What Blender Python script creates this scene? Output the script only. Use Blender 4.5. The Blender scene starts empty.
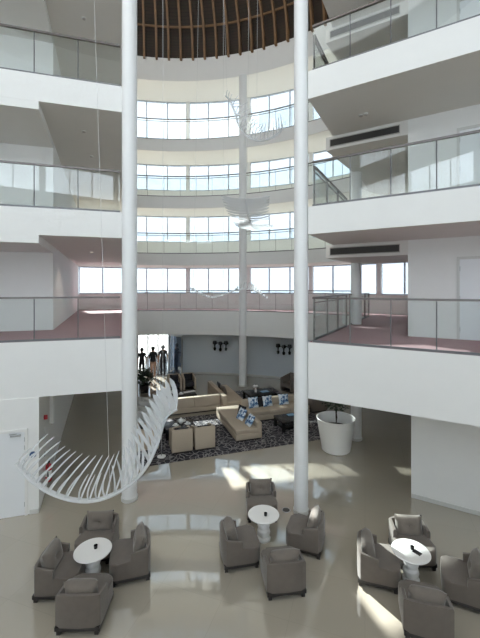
import bpy, bmesh, math, random
from mathutils import Vector, Matrix
R = math.radians
random.seed(7)
S = bpy.context.scene
COL = S.collection
EYE = 5.53          # camera height above the ground floor
F = 365.0
H0 = 288.0

def W(px, py, Y):   # a photo pixel at depth Y -> world point
    return Vector(((px - 240) / F * Y, Y, EYE - (py - H0) / F * Y))

# ------------------------------------------------------------------ materials
def mat(name, col, rough=0.6, metal=0.0, spec=0.5, noise=0.0, nscale=20.0, bump=0.0, bscale=200.0, coat=0.0):
    m = bpy.data.materials.new(name); m.use_nodes = True
    n = m.node_tree.nodes; l = m.node_tree.links; b = n['Principled BSDF']
    b.inputs['Base Color'].default_value = (*col, 1)
    b.inputs['Roughness'].default_value = rough
    b.inputs['Metallic'].default_value = metal
    b.inputs['Specular IOR Level'].default_value = spec
    b.inputs['Coat Weight'].default_value = coat
    if noise or bump:
        tc = n.new('ShaderNodeTexCoord')
    if noise:
        t = n.new('ShaderNodeTexNoise'); t.inputs['Scale'].default_value = nscale; t.inputs['Detail'].default_value = 4
        l.new(tc.outputs['Object'], t.inputs['Vector'])
        mx = n.new('ShaderNodeMix'); mx.data_type = 'RGBA'
        mx.inputs[6].default_value = (*[c * (1 - noise) for c in col], 1)
        mx.inputs[7].default_value = (*[min(1, c * (1 + noise)) for c in col], 1)
        l.new(t.outputs['Fac'], mx.inputs[0]); l.new(mx.outputs[2], b.inputs['Base Color'])
    if bump:
        t2 = n.new('ShaderNodeTexNoise'); t2.inputs['Scale'].default_value = bscale
        l.new(tc.outputs['Object'], t2.inputs['Vector'])
        bp = n.new('ShaderNodeBump'); bp.inputs['Strength'].default_value = bump; bp.inputs['Distance'].default_value = 0.01
        l.new(t2.outputs['Fac'], bp.inputs['Height']); l.new(bp.outputs['Normal'], b.inputs['Normal'])
    return m

M = {}
M['white'] = mat('white_plaster', (.80, .80, .785), .7, noise=.02, nscale=3)
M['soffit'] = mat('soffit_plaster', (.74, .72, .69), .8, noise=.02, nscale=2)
M['column'] = mat('column_paint', (.80, .81, .815), .45)
M['greywall'] = mat('pale_grey_paint', (.66, .71, .76), .6)
M['carpet_pale'] = mat('pale_beige_carpet', (.46, .39, .31), .9, noise=.06, nscale=40)
M['bounce_floor'] = mat('pale_bounce_floor', (.82, .79, .72), .5)  # pale layer added on the ring floors to reflect light upward
M['cream'] = mat('lit_soffit_plaster', (.90, .875, .825), .8)  # soffit colour raised to carry the light bounced off the floor
M['carpet_pink'] = mat('mauve_carpet', (.43, .27, .29), .9, noise=.12, nscale=40)
M['skirting'] = mat('skirting_paint', (.62, .62, .60), .5)
M['door'] = mat('door_paint', (.80, .82, .84), .4)
M['steel'] = mat('brushed_steel', (.45, .46, .47), .35, metal=1)
M['rail'] = mat('bronze_handrail', (.15, .135, .13), .35, metal=.6)
M['channel'] = mat('grey_base_channel', (.17, .17, .18), .45, metal=.5)
M['mullion'] = mat('grey_window_frame', (.55, .60, .66), .5)
M['vent'] = mat('dark_grille', (.06, .055, .05), .6)
M['ventframe'] = mat('grille_frame', (.45, .43, .40), .6)
M['fabric'] = mat('taupe_velvet', (.13, .108, .09), .85, noise=.14, nscale=9, bump=.15, bscale=300)
M['fabric'].node_tree.nodes['Principled BSDF'].inputs['Sheen Weight'].default_value = .35
M['cushion'] = mat('taupe_cushion', (.16, .136, .114), .85, noise=.16, nscale=11, bump=.15, bscale=300)
M['cushion'].node_tree.nodes['Principled BSDF'].inputs['Sheen Weight'].default_value = .35
M['darkwood'] = mat('dark_stained_wood', (.018, .014, .013), .35)
M['tan'] = mat('tan_upholstery', (.45, .375, .29), .8, noise=.06, nscale=30)
M['palegrey'] = mat('pale_grey_upholstery', (.50, .49, .47), .8)
M['brownfab'] = mat('brown_upholstery', (.16, .135, .115), .8)
M['black'] = mat('black_lacquer', (.012, .012, .014), .25)
M['blackfab'] = mat('black_cushion_fabric', (.015, .015, .02), .8)
M['tablewhite'] = mat('white_table_stone', (.80, .79, .77), .3)
M['planter'] = mat('white_planter_plastic', (.80, .80, .79), .4)
M['soil'] = mat('soil', (.03, .022, .015), .95)
M['leaf'] = mat('dark_green_leaf', (.022, .04, .018), .5, noise=.4, nscale=6)
M['bark'] = mat('bark', (.05, .035, .025), .9)
M['red'] = mat('red_enamel', (.45, .02, .03), .35)
M['blue'] = mat('blue_sign', (.03, .09, .22), .4)
M['paper'] = mat('white_print', (.85, .85, .85), .5)
M['china'] = mat('white_china', (.82, .82, .80), .25)
M['bluemag'] = mat('blue_print', (.25, .45, .65), .4)
M['rafter'] = mat('honey_timber', (.21, .115, .052), .55, noise=.25, nscale=5)
M['skin'] = mat('skin', (.42, .25, .18), .6)
M['cloth_black'] = mat('black_cloth', (.015, .015, .018), .85)
M['cloth_dark'] = mat('charcoal_cloth', (.03, .03, .035), .85)
M['hair'] = mat('dark_hair', (.015, .01, .008), .6)
M['counter'] = mat('grey_counter', (.30, .33, .35), .5)
M['terrace'] = mat('terrace_paving', (.30, .29, .27), .8, noise=.1, nscale=2)
M['wire'] = mat('steel_wire', (.62, .62, .62), .4, metal=.3)
M['lampglass'] = mat('lamp_opal', (.85, .85, .83), .3)

def glass(name, tint=(.93, .96, .96), refl=.10, rough=0.0, k=.5):
    m = bpy.data.materials.new(name); m.use_nodes = True
    n = m.node_tree.nodes; l = m.node_tree.links; n.clear()
    o = n.new('ShaderNodeOutputMaterial'); mx = n.new('ShaderNodeMixShader')
    t = n.new('ShaderNodeBsdfTransparent'); t.inputs[0].default_value = (*tint, 1)
    g = n.new('ShaderNodeBsdfGlossy'); g.inputs['Roughness'].default_value = rough
    g.inputs[0].default_value = (1, 1, 1, 1)
    fr = n.new('ShaderNodeFresnel'); fr.inputs['IOR'].default_value = 1.5
    mu = n.new('ShaderNodeMath'); mu.operation = 'MULTIPLY_ADD'; mu.inputs[1].default_value = k; mu.inputs[2].default_value = refl - .04 * k
    l.new(fr.outputs[0], mu.inputs[0]); l.new(mu.outputs[0], mx.inputs[0])
    l.new(t.outputs[0], mx.inputs[1]); l.new(g.outputs[0], mx.inputs[2]); l.new(mx.outputs[0], o.inputs[0])
    return m
M['glass'] = glass('balustrade_glass', (.96, .985, .98), .045)
M['winglass'] = glass('tinted_window_glass', (.48, .51, .535), .05)
M['clearglass'] = glass('clear_window_glass', (.92, .94, .95), .06)
M['doorglass'] = glass('door_glass', (.55, .65, .78), .15)  # bluish reflection put into the tint of the door leaf

def opal():
    m = bpy.data.materials.new('opal_fill_panel'); m.use_nodes = True
    n = m.node_tree.nodes; l = m.node_tree.links; n.clear()
    o = n.new('ShaderNodeOutputMaterial'); t = n.new('ShaderNodeBsdfTranslucent'); t.inputs[0].default_value = (.24, .238, .23, 1)
    l.new(t.outputs[0], o.inputs[0]); return m
M['opal'] = opal()  # translucent sheet for the added, unseen dome light panels
def acrylic():
    m = bpy.data.materials.new('frosted_white_acrylic'); m.use_nodes = True
    n = m.node_tree.nodes; l = m.node_tree.links; b = n['Principled BSDF']; o = n['Material Output']
    b.inputs['Base Color'].default_value = (.88, .90, .92, 1); b.inputs['Roughness'].default_value = .25
    tl = n.new('ShaderNodeBsdfTranslucent'); tl.inputs[0].default_value = (.88, .9, .92, 1)
    tr = n.new('ShaderNodeBsdfTransparent')
    a = n.new('ShaderNodeMixShader'); a.inputs[0].default_value = .45
    c = n.new('ShaderNodeMixShader'); c.inputs[0].default_value = .30
    l.new(b.outputs[0], a.inputs[1]); l.new(tl.outputs[0], a.inputs[2])
    l.new(a.outputs[0], c.inputs[1]); l.new(tr.outputs[0], c.inputs[2]); l.new(c.outputs[0], o.inputs[0])
    return m
M['acrylic'] = acrylic()

def floor_mat():
    m = mat('polished_beige_tile', (.39, .355, .295), .04, spec=.5, coat=.6)
    n = m.node_tree.nodes; l = m.node_tree.links; b = n['Principled BSDF']
    b.inputs['Coat Roughness'].default_value = .02
    tc = n.new('ShaderNodeTexCoord')
    br = n.new('ShaderNodeTexBrick'); br.offset = 0; br.inputs['Scale'].default_value = 1.0
    br.inputs['Brick Width'].default_value = 1.2; br.inputs['Row Height'].default_value = 1.2
    br.inputs['Mortar Size'].default_value = .004
    br.inputs['Color1'].default_value = (.40, .36, .295, 1); br.inputs['Color2'].default_value = (.385, .347, .284, 1)
    br.inputs['Mortar'].default_value = (.345, .31, .255, 1)
    mp = n.new('ShaderNodeMapping'); mp.inputs['Rotation'].default_value = (0, 0, R(18.9))
    l.new(tc.outputs['Object'], mp.inputs[0]); l.new(mp.outputs[0], br.inputs['Vector'])
    l.new(br.outputs['Color'], b.inputs['Base Color'])
    return m
M['floor'] = floor_mat()
M['floor'].node_tree.nodes['Principled BSDF'].inputs['IOR'].default_value = 2.0

def rug_mat():
    m = mat('patterned_rug', (.03, .03, .04), .95)
    n = m.node_tree.nodes; l = m.node_tree.links; b = n['Principled BSDF']
    tc = n.new('ShaderNodeTexCoord')
    nz = n.new('ShaderNodeTexNoise'); nz.inputs['Scale'].default_value = 2.2; nz.inputs['Detail'].default_value = 1
    mxv = n.new('ShaderNodeMix'); mxv.data_type = 'VECTOR'; mxv.inputs[0].default_value = .35
    l.new(tc.outputs['Object'], nz.inputs['Vector'])
    l.new(tc.outputs['Object'], mxv.inputs[4]); l.new(nz.outputs['Color'], mxv.inputs[5])
    v = n.new('ShaderNodeTexVoronoi'); v.feature = 'DISTANCE_TO_EDGE'; v.inputs['Scale'].default_value = 8.5
    l.new(mxv.outputs[1], v.inputs['Vector'])
    cr = n.new('ShaderNodeValToRGB'); cr.color_ramp.interpolation = 'LINEAR'
    cr.color_ramp.elements[0].position = .045; cr.color_ramp.elements[0].color = (.25, .235, .235, 1)
    cr.color_ramp.elements[1].position = .085; cr.color_ramp.elements[1].color = (.022, .02, .028, 1)
    l.new(v.outputs['Distance'], cr.inputs[0]); l.new(cr.outputs[0], b.inputs['Base Color'])
    return m
M['rug'] = rug_mat()

def bluepattern():
    m = mat('blue_white_print', (.5, .6, .7), .8)
    n = m.node_tree.nodes; l = m.node_tree.links; b = n['Principled BSDF']
    tc = n.new('ShaderNodeTexCoord')
    nz = n.new('ShaderNodeTexNoise'); nz.inputs['Scale'].default_value = 9; nz.inputs['Detail'].default_value = 2
    l.new(tc.outputs['Object'], nz.inputs['Vector'])
    cr = n.new('ShaderNodeValToRGB'); cr.color_ramp.interpolation = 'CONSTANT'
    e = cr.color_ramp.elements
    e[0].position = 0; e[0].color = (.06, .12, .26, 1); e[1].position = .44; e[1].color = (.30, .45, .62, 1)
    x = e.new(.52); x.color = (.72, .76, .80, 1)
    l.new(nz.outputs['Fac'], cr.inputs[0]); l.new(cr.outputs[0], b.inputs['Base Color'])
    return m
M['bluecush'] = bluepattern()

def plank_mat():
    m = mat('dark_timber_boards', (.1, .06, .035), .65)
    n = m.node_tree.nodes; l = m.node_tree.links; b = n['Principled BSDF']
    tc = n.new('ShaderNodeTexCoord')
    sp = n.new('ShaderNodeSeparateXYZ'); l.new(tc.outputs['Object'], sp.inputs[0])
    mu = n.new('ShaderNodeMath'); mu.operation = 'MULTIPLY'; mu.inputs[1].default_value = 7.0; l.new(sp.outputs['Z'], mu.inputs[0])
    fr = n.new('ShaderNodeMath'); fr.operation = 'FRACT'; l.new(mu.outputs[0], fr.inputs[0])
    cr = n.new('ShaderNodeValToRGB')
    cr.color_ramp.elements[0].position = 0; cr.color_ramp.elements[0].color = (.012, .007, .004, 1)
    cr.color_ramp.elements[1].position = .14; cr.color_ramp.elements[1].color = (.052, .03, .016, 1)
    l.new(fr.outputs[0], cr.inputs[0])
    nz = n.new('ShaderNodeTexNoise'); nz.inputs['Scale'].default_value = 3
    l.new(tc.outputs['Object'], nz.inputs['Vector'])
    mx = n.new('ShaderNodeMix'); mx.data_type = 'RGBA'; mx.blend_type = 'MULTIPLY'; mx.inputs[0].default_value = .5
    l.new(cr.outputs[0], mx.inputs[6]); l.new(nz.outputs['Color'], mx.inputs[7]); l.new(mx.outputs[2], b.inputs['Base Color'])
    return m
M['planks'] = plank_mat()

# ------------------------------------------------------------------ helpers
def obj(name, bm, m, parent=None, loc=(0, 0, 0), rotz=0.0, sharp=35):
    bmesh.ops.recalc_face_normals(bm, faces=bm.faces)
    me = bpy.data.meshes.new(name); bm.to_mesh(me); bm.free()
    for f in me.polygons: f.use_smooth = True
    me.set_sharp_from_angle(angle=R(sharp))
    for x in (m if isinstance(m, (list, tuple)) else [m]): me.materials.append(x)
    o = bpy.data.objects.new(name, me); COL.objects.link(o)
    o.location = loc; o.rotation_euler = (0, 0, rotz)
    if parent: o.parent = parent
    return o

def thing(name, label, cat, loc=(0, 0, 0), rotz=0, group=None):
    o = bpy.data.objects.new(name, None); COL.objects.link(o); o.empty_display_size = .1
    o.location = loc; o.rotation_euler = (0, 0, rotz); return tag(o, label, cat, group)

def tag(o, label, cat, group=None):
    o['label'] = label; o['category'] = cat
    if group: o['group'] = group
    return o

def struct(name, bm, m, parent=None, label=None, loc=(0, 0, 0), rotz=0.0, sharp=35):
    o = obj(name, bm, m, parent, loc, rotz, sharp)
    if not parent:
        o['kind'] = 'structure'
        if label: o['label'] = label; 
    return o

def dup(o, loc, rotz, label, group=None):
    r = o.copy(); COL.objects.link(r); r.location = loc; r.rotation_euler = (0, 0, rotz)
    r['label'] = label
    if group: r['group'] = group
    for ch in list(o.children):
        c = ch.copy(); COL.objects.link(c); c.parent = r
        for g in list(ch.children):
            d = g.copy(); COL.objects.link(d); d.parent = c
    return r

def B(): return bmesh.new()

def box(bm, x0, x1, y0, y1, z0, z1, bev=0.0, seg=2, mi=0, mtx=None):
    M4 = Matrix.Translation(((x0 + x1) / 2, (y0 + y1) / 2, (z0 + z1) / 2)) @ Matrix.Diagonal((x1 - x0, y1 - y0, z1 - z0, 1))
    g = bmesh.ops.create_cube(bm, size=1, matrix=(mtx @ M4) if mtx else M4)
    vs = g['verts']; fs = set(f for v in vs for f in v.link_faces)
    for f in fs: f.material_index = mi
    if bev:
        es = list(set(e for v in vs for e in v.link_edges))
        r = bmesh.ops.bevel(bm, geom=es, offset=bev, segments=seg, profile=.5, affect='EDGES')
        for f in r['faces']: f.material_index = mi
    return bm

def prism(bm, poly, z0, z1, mi_top=0, mi_side=0, mi_bot=0):
    t = [bm.verts.new((p[0], p[1], z1)) for p in poly]
    b = [bm.verts.new((p[0], p[1], z0)) for p in poly]
    n = len(poly)
    f = bm.faces.new(t); f.material_index = mi_top
    f = bm.faces.new(b[::-1]); f.material_index = mi_bot
    for i in range(n):
        f = bm.faces.new((t[i], b[i], b[(i + 1) % n], t[(i + 1) % n])); f.material_index = mi_side
    return bm

def lathe(bm, prof, n=32, c=(0, 0), mi=0):
    rings = []
    for r, z in prof:
        if r < 1e-5: rings.append([bm.verts.new((c[0], c[1], z))])
        else: rings.append([bm.verts.new((c[0] + r * math.cos(2 * math.pi * k / n), c[1] + r * math.sin(2 * math.pi * k / n), z)) for k in range(n)])
    for a, b in zip(rings, rings[1:]):
        for k in range(n):
            k2 = (k + 1) % n
            if len(a) == 1 and len(b) == 1: continue
            if len(a) == 1: f = bm.faces.new((a[0], b[k], b[k2]))
            elif len(b) == 1: f = bm.faces.new((a[k], b[0], a[k2]))
            else: f = bm.faces.new((a[k], b[k], b[k2], a[k2]))
            f.material_index = mi
    return bm

def tube(bm, pts, r, n=8, mi=0, r2=None, flat=1.0):
    pts = [Vector(p) for p in pts]; rings = []; N = len(pts)
    up = Vector((0, 0, 1))
    for i, p in enumerate(pts):
        t = (pts[min(i + 1, N - 1)] - pts[max(i - 1, 0)]).normalized()
        a = t.cross(up)
        if a.length < 1e-3: a = Vector((1, 0, 0)) 
        a.normalize(); b = t.cross(a).normalized()
        rr = r if r2 is None else r + (r2 - r) * i / (N - 1)
        rings.append([bm.verts.new(p + a * rr * flat * math.cos(2 * math.pi * k / n) + b * rr * math.sin(2 * math.pi * k / n)) for k in range(n)])
    for x, y in zip(rings, rings[1:]):
        for k in range(n):
            f = bm.faces.new((x[k], x[(k + 1) % n], y[(k + 1) % n], y[k])); f.material_index = mi
    bm.faces.new(rings[0][::-1]).material_index = mi; bm.faces.new(rings[-1]).material_index = mi
    return bm

def arcpts(c, r, a0, a1, n):   # angles in degrees from +Y towards +X
    return [(c[0] + r * math.sin(R(a0 + (a1 - a0) * i / n)), c[1] + r * math.cos(R(a0 + (a1 - a0) * i / n))) for i in range(n + 1)]

def pillow(bm, w, h, t, mtx=None, n=8, tuft=False, pinch=.06):
    mtx = mtx or Matrix.Identity(4); g = {}
    for s in (1, -1):
        for i in range(n + 1):
            for j in range(n + 1):
                u = 2 * i / n - 1; v = 2 * j / n - 1
                e = max(0, (1 - u ** 4) * (1 - v ** 4)) ** .45
                if tuft: e *= 1 - .55 * math.exp(-((u * u + v * v) / .05))
                k = 1 - pinch * (1 - u * u) * abs(v) - 0 
                k2 = 1 - pinch * (1 - v * v) * abs(u)
                edge = i in (0, n) or j in (0, n)
                if s == -1 and edge: g[(s, i, j)] = g[(1, i, j)]; continue
                g[(s, i, j)] = bm.verts.new(mtx @ Vector((u * w / 2 * k2, s * t / 2 * e, v * h / 2 * k)))
        for i in range(n):
            for j in range(n):
                bm.faces.new((g[(s, i, j)], g[(s, i + 1, j)], g[(s, i + 1, j + 1)], g[(s, i, j + 1)]))
    return bm

# ------------------------------------------------------------------ plan of the building
C0 = (-3.4, 9.1); RI = 12.0; RO = 14.4
dL = Vector((-.958, -.287)); dR = Vector((.853, -.522))
CLp = Vector((-2.93, 9.62)); CRp = Vector((1.66, 8.90))
WE = Vector((5.95, 16.99))                        # where the right return edge meets the ring
LE = arcpts(C0, RI, -14.3, -14.3, 1)[0]
FL = [4.21, 7.51, 10.81, 14.11]                   # gallery floors
TH = [1.37, .67, .67, .67]
ROOF = 17.5
arc_in = arcpts(C0, RI, 49.5, -14.3, 40)
LF = CLp + dL * 10.3; RF = CRp + dR * 10.3
inner = [tuple(RF), tuple(CRp), tuple(WE)] + arc_in[1:-1] + [LE, tuple(CLp), tuple(LF)]
XL, XR, YB = -12.9, 10.5, -7.0
aL = -math.degrees(math.asin((-3.4 - XL) / RO)); aR = math.degrees(math.asin((XR + 3.4) / RO))
arc_out = arcpts(C0, RO, aL, aR, 60)
outer = [(XL, LF.y)] + arc_out + [(XR, RF.y)]

for k, z in enumerate(FL):
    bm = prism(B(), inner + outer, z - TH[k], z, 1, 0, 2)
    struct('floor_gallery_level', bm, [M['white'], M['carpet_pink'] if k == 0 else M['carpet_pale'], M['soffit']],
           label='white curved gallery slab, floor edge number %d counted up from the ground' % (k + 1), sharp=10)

# roof ring
ang = [i * 4 for i in range(-45, 45)]
def rad_out(a):
    s, c = math.sin(R(a)), math.cos(R(a)); m = 1e9
    if s > 1e-6: m = min(m, (XR + .2 - C0[0]) / s)
    if s < -1e-6: m = min(m, (XL - .2 - C0[0]) / s)
    if c < -1e-6: m = min(m, (YB - .2 - C0[1]) / c)
    if aL <= a <= aR: m = min(m, RO + .25)
    return max(m, RI + .1)
bm = B()
pi_ = [(C0[0] + RI * math.sin(R(a)), C0[1] + RI * math.cos(R(a))) for a in ang]
po_ = [(C0[0] + rad_out(a) * math.sin(R(a)), C0[1] + rad_out(a) * math.cos(R(a))) for a in ang]
vv = [[bm.verts.new((*p, z)) for p in q] for q in (pi_, po_) for z in (ROOF, 18.8)]
n = len(ang)
for i in range(n):
    j = (i + 1) % n
    bm.faces.new((vv[0][i], vv[0][j], vv[2][j], vv[2][i])); bm.faces.new((vv[1][i], vv[1][j], vv[3][j], vv[3][i]))
    bm.faces.new((vv[0][i], vv[0][j], vv[1][j], vv[1][i])); bm.faces.new((vv[2][i], vv[2][j], vv[3][j], vv[3][i]))
struct('ceiling', bm, M['white'], label='white roof ring around the timber dome')

# dome
DH = 7.0
def dome_pt(a, t, dr=0.0):
    r = (RI + .35 + dr) * math.cos(t); return (C0[0] + r * math.sin(R(a)), C0[1] + r * math.cos(R(a)), 18.8 + (DH + dr) * math.sin(t))
bm = B(); rows = []; top = bm.verts.new((C0[0], C0[1], 18.8 + DH))
def front(f): return sum(v.co.y for v in f) / len(f) < 5.5 and sum(v.co.z for v in f) / len(f) > 20.2
for i in range(12):
    t = math.pi / 2 * i / 12
    rows.append([bm.verts.new(dome_pt(a, t)) for a in ang])
for a_, b_ in zip(rows, rows[1:]):
    for i in range(n):
        f = (a_[i], a_[(i + 1) % n], b_[(i + 1) % n], b_[i])
        if not front(f): bm.faces.new(f)
for i in range(n):
    f = (rows[-1][i], rows[-1][(i + 1) % n], top)
    if not front(f): bm.faces.new(f)
bmesh.ops.delete(bm, geom=[v for v in bm.verts if not v.link_faces], context='VERTS')
dome = struct('ceiling_dome', bm, M['planks'], label='dark boarded timber dome over the atrium')
# unseen translucent panels added in the dome's front to brighten the atrium
bm = B(); rows = []; top = bm.verts.new((C0[0], C0[1], 18.8 + DH))
for i in range(12): rows.append([bm.verts.new(dome_pt(a, math.pi / 2 * i / 12)) for a in ang])
for a_, b_ in zip(rows, rows[1:]):
    for i in range(n):
        f = (a_[i], a_[(i + 1) % n], b_[(i + 1) % n], b_[i])
        if front(f): bm.faces.new(f)
for i in range(n):
    f = (rows[-1][i], rows[-1][(i + 1) % n], top)
    if front(f): bm.faces.new(f)
bmesh.ops.delete(bm, geom=[v for v in bm.verts if not v.link_faces], context='VERTS')
obj('added_rooflight', bm, M['opal'], dome)
step = 3.33
i0 = 0
for k in range(-20, 22):
    a = k * step
    bm = B(); pts = [Vector(dome_pt(a, -.022, -.45))] + [Vector(dome_pt(a, .02 + .08 * i, -.45)) for i in range(9)]
    tdir = Vector((math.cos(R(a)), -math.sin(R(a)), 0)); rings = []
    for p in pts:
        rd = Vector((C0[0] - p.x, C0[1] - p.y, 0)).normalized()
        rings.append([bm.verts.new(p + tdir * x * .055 + rd * y) for x, y in ((-1, -.1), (1, -.1), (1, .12), (-1, .12))])
    for x, y in zip(rings, rings[1:]):
        for q in range(4): bm.faces.new((x[q], x[(q + 1) % 4], y[(q + 1) % 4], y[q]))
    bm.faces.new(rings[0]); bm.faces.new(rings[-1])
    obj('rafter', bm, M['rafter'], dome)
bm = B(); tube(bm, [dome_pt(a, .235, -.40) for a in range(-72, 74, 2)], .06, 6)
obj('purlin', bm, M['rafter'], dome)
bm = B(); tube(bm, [dome_pt(a, .62, -.40) for a in range(-72, 74, 2)], .06, 6)
obj('purlin', bm, M['rafter'], dome)

# ring wall: sills on each gallery, columns between windows, frames and glass
def ring_box(bm, a0, a1, r0, r1, z0, z1, nseg=None, mi=0):
    nseg = nseg or max(1, int(abs(a1 - a0) / 2.6))
    poly = arcpts(C0, r0, a0, a1, nseg) + arcpts(C0, r1, a1, a0, nseg)
    return prism(bm, poly, z0, z1, mi, mi, mi)
WSTEP = 5.233; W0 = .2
tops = [FL[1] - TH[1], FL[2] - TH[2], FL[3] - TH[3], ROOF]
names = ['first', 'second', 'third', 'fourth']
bm = B()
for k in range(4): ring_box(bm, aL, aR, RO, RO + .2, FL[k] - TH[k], FL[k] + .95)
struct('wall_back', bm, M['white'], label='white curved back wall under the ring windows')
for k in range(4):
    z0, z1 = FL[k] + .95, tops[k]
    bm = B()
    for q in range(-9, 16):
        a = W0 + q * WSTEP
        if a < aL or a > aR: continue
        if q % 3 == 0: ring_box(bm, a - .5, a + .5, RO - .05, RO + .16, z0, z1, 1, 1)
        else: ring_box(bm, a - .12, a + .12, RO + .02, RO + .12, z0, z1, 1)
    ring_box(bm, aL, aR, RO + .02, RO + .12, z0, z0 + .07); ring_box(bm, aL, aR, RO + .02, RO + .12, z1 - .07, z1)
    o = struct('window_%d' % (k + 1), bm, [M['mullion'], M['column']], label='curved band of tall windows at the back of the %s gallery' % names[k])
    bm = B(); ring_box(bm, aL, aR, RO + .06, RO + .072, z0 + .07, z1 - .07)
    obj('pane', bm, M['winglass'], o)

# ground storey back wall, with the opening to the terrace on the left
bm = B(); ring_box(bm, -4.6, aR, RO, RO + .2, 0, FL[0] - TH[0]); ring_box(bm, aL, -13.5, RO, RO + .2, 0, FL[0] - TH[0])
struct('wall_back_ground', bm, M['greywall'], label='pale blue grey curved wall behind the lounge')
bm = B(); ring_box(bm, -4.6, aR, RO - .025, RO - .001, 0, .11)
struct('baseboard_back', bm, M['skirting'], label='skirting along the curved wall behind the lounge')

# plain end walls (left, right, behind the camera)
yL = C0[1] + RO * math.cos(R(aL)); yR = C0[1] + RO * math.cos(R(aR))
struct('wall_left', box(B(), XL - .2, XL, YB, yL, 0, 18.8), M['white'])
struct('wall_right', box(B(), XR, XR + .2, YB, yR, 0, 18.8), M['white'])
bm = B()
levels = [0] + FL
for k, z in enumerate(levels):
    zt = (FL + [18.8])[k]
    box(bm, XL, XR, YB - .2, YB, z - (TH[k - 1] if k else 0), z + (.9 if k else .1))
box(bm, XL, XR, YB - .2, YB, ROOF, 18.8); box(bm, XL, XR, YB - .2, YB, .1, 2.84)  # solid lower band added to keep low light from under the galleries
x = XL
while x < XR:
    box(bm, x, x + .35, YB - .2, YB, 0, 18.8); x += 4.6
struct('wall_front', bm, M['white'], label='front wall of glazed bays opposite the lounge')
bm = B()
x = XL + .35
while x < XR:
    box(bm, x + 1.4, x + 1.46, YB - .14, YB - .08, 0, ROOF); box(bm, x + 2.8, x + 2.86, YB - .14, YB - .08, 0, ROOF); x += 4.6
o = struct('window_5', bm, M['mullion'], label='tall glazing of the front wall')
obj('pane', box(B(), XL, XR, YB - .12, YB - .11, 0, ROOF), M['clearglass'], o)

# floor and outdoor terrace
poly = [(XL, YB), (XL, yL)] + arc_out[1:-1] + [(XR, yR), (XR, YB)]
struct('floor', prism(B(), poly, -.2, 0), M['floor'], label='polished beige tiled floor of the lobby')
bm = prism(B(), [(-60, 3), (-60, 70), (60, 70), (60, 3)], -.4, -.21)
ring_box(bm, -30, 2, RO + .2, RO + 9, -.21, -.02)
struct('ground', bm, M['terrace'], label='pale paved terrace outside the lobby')

for k in range(1, 4):
    bm = B(); ring_box(bm, -14, 49, RI + .1, RO - .002, FL[k] + .001, FL[k] + .014)  # thin pale floor sheet added to bounce light onto the soffit
    struct('floor_bounce_ring', bm, M['bounce_floor'], label='pale light-reflecting layer added on the curved %s gallery' % names[k])
for k in range(4):
    bm = B(); ring_box(bm, -14, 49, RI + .02, RO - .002, tops[k] - .012, tops[k] - .001)  # sheet paler than the other soffits, bounced light put in its colour
    struct('ceiling_ring', bm, M['cream'], label='soffit sheet with bounced light in its pale colour over the curved %s gallery' % names[k])
# enclosed rooms (left)
def Lline(Y): return (-4.95 - .367 * (Y - 8.95), Y)
GL = Vector((-4.95, 8.95))
pts = [GL, GL + dL * 8.2, Vector((XL, 19.0)), Vector(Lline(21.9))]
pts = [(-4.95, 8.985), (XL, 8.985 + (XL + 4.95) * .2996), (XL, 19.0), Lline(21.6)]
struct('wall_left_ground', prism(B(), pts, 0, FL[0] - TH[0]), M['white'], label='white wall with a door at the left of the lobby')
up0 = Lline(11.5)
poly_up = [up0, (XL, 11.5 + (XL - up0[0]) * .2996), (XL, 19.0), Lline(22.0)]
for k in range(4):
    struct('wall_left_gallery', prism(B(), poly_up, FL[k], tops[k]), M['white'], label='white room wall at the back of the left %s gallery' % names[k])
# shallow dropped soffit in front of it
GLs = Vector(Lline(9.012))
for k in range(0, 3):
    z = tops[k]
    poly = [tuple(GLs), (XL, GLs.y + (XL - GLs.x) * .2996), (XL, up0[1] + (XL - up0[0]) * .2996), up0]
    struct('trim_%d' % (k + 1), prism(B(), poly, z - .2, z), M['white'], label='dropped soffit over the left %s gallery' % names[k])

# enclosed rooms (right)
Wc = Vector((4.6, 10.0)); tR = (XR - Wc.x) / dR.x
poly_r = [tuple(Wc), tuple(Wc + dR * tR), (XR, 14.2), (8.62, 17.0)]
for k in range(4):
    struct('wall_right_gallery', prism(B(), poly_r, FL[k], tops[k]), M['white'], label='white room wall at the back of the right %s gallery' % names[k])
Wg = Vector((4.53, 9.66))
struct('wall_right_ground', prism(B(), [tuple(Wg), tuple(Wg + dR * ((XR - Wg.x) / dR.x)), (XR, 14.2), (8.4, 17.0)], 0, FL[0] - TH[0]), M['white'],
       label='pale grey ground floor wall at the right')
bm = B(); a = Wg - Vector((dR.y, -dR.x)) * 0
nR = Vector((dR.y, -dR.x))                          # towards the camera
q = [Wg + nR * .02, Wg + nR * .02 + dR * 6.9, Wg + nR * .001 + dR * 6.9, Wg + nR * .001]
struct('baseboard_right', prism(bm, [tuple(p) for p in q], 0, .1), M['skirting'], label='skirting along the right ground floor wall')
nLv = Vector((.287, -.958))
q0 = Vector((-4.95, 8.985))
q = [q0 + nLv * .02, q0 + nLv * .02 + dL * .2, q0 + nLv * .001 + dL * .2, q0 + nLv * .001]
struct('baseboard_left', prism(B(), [tuple(p) for p in q], 0, .1), M['skirting'], label='short skirting beside the left door')

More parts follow.
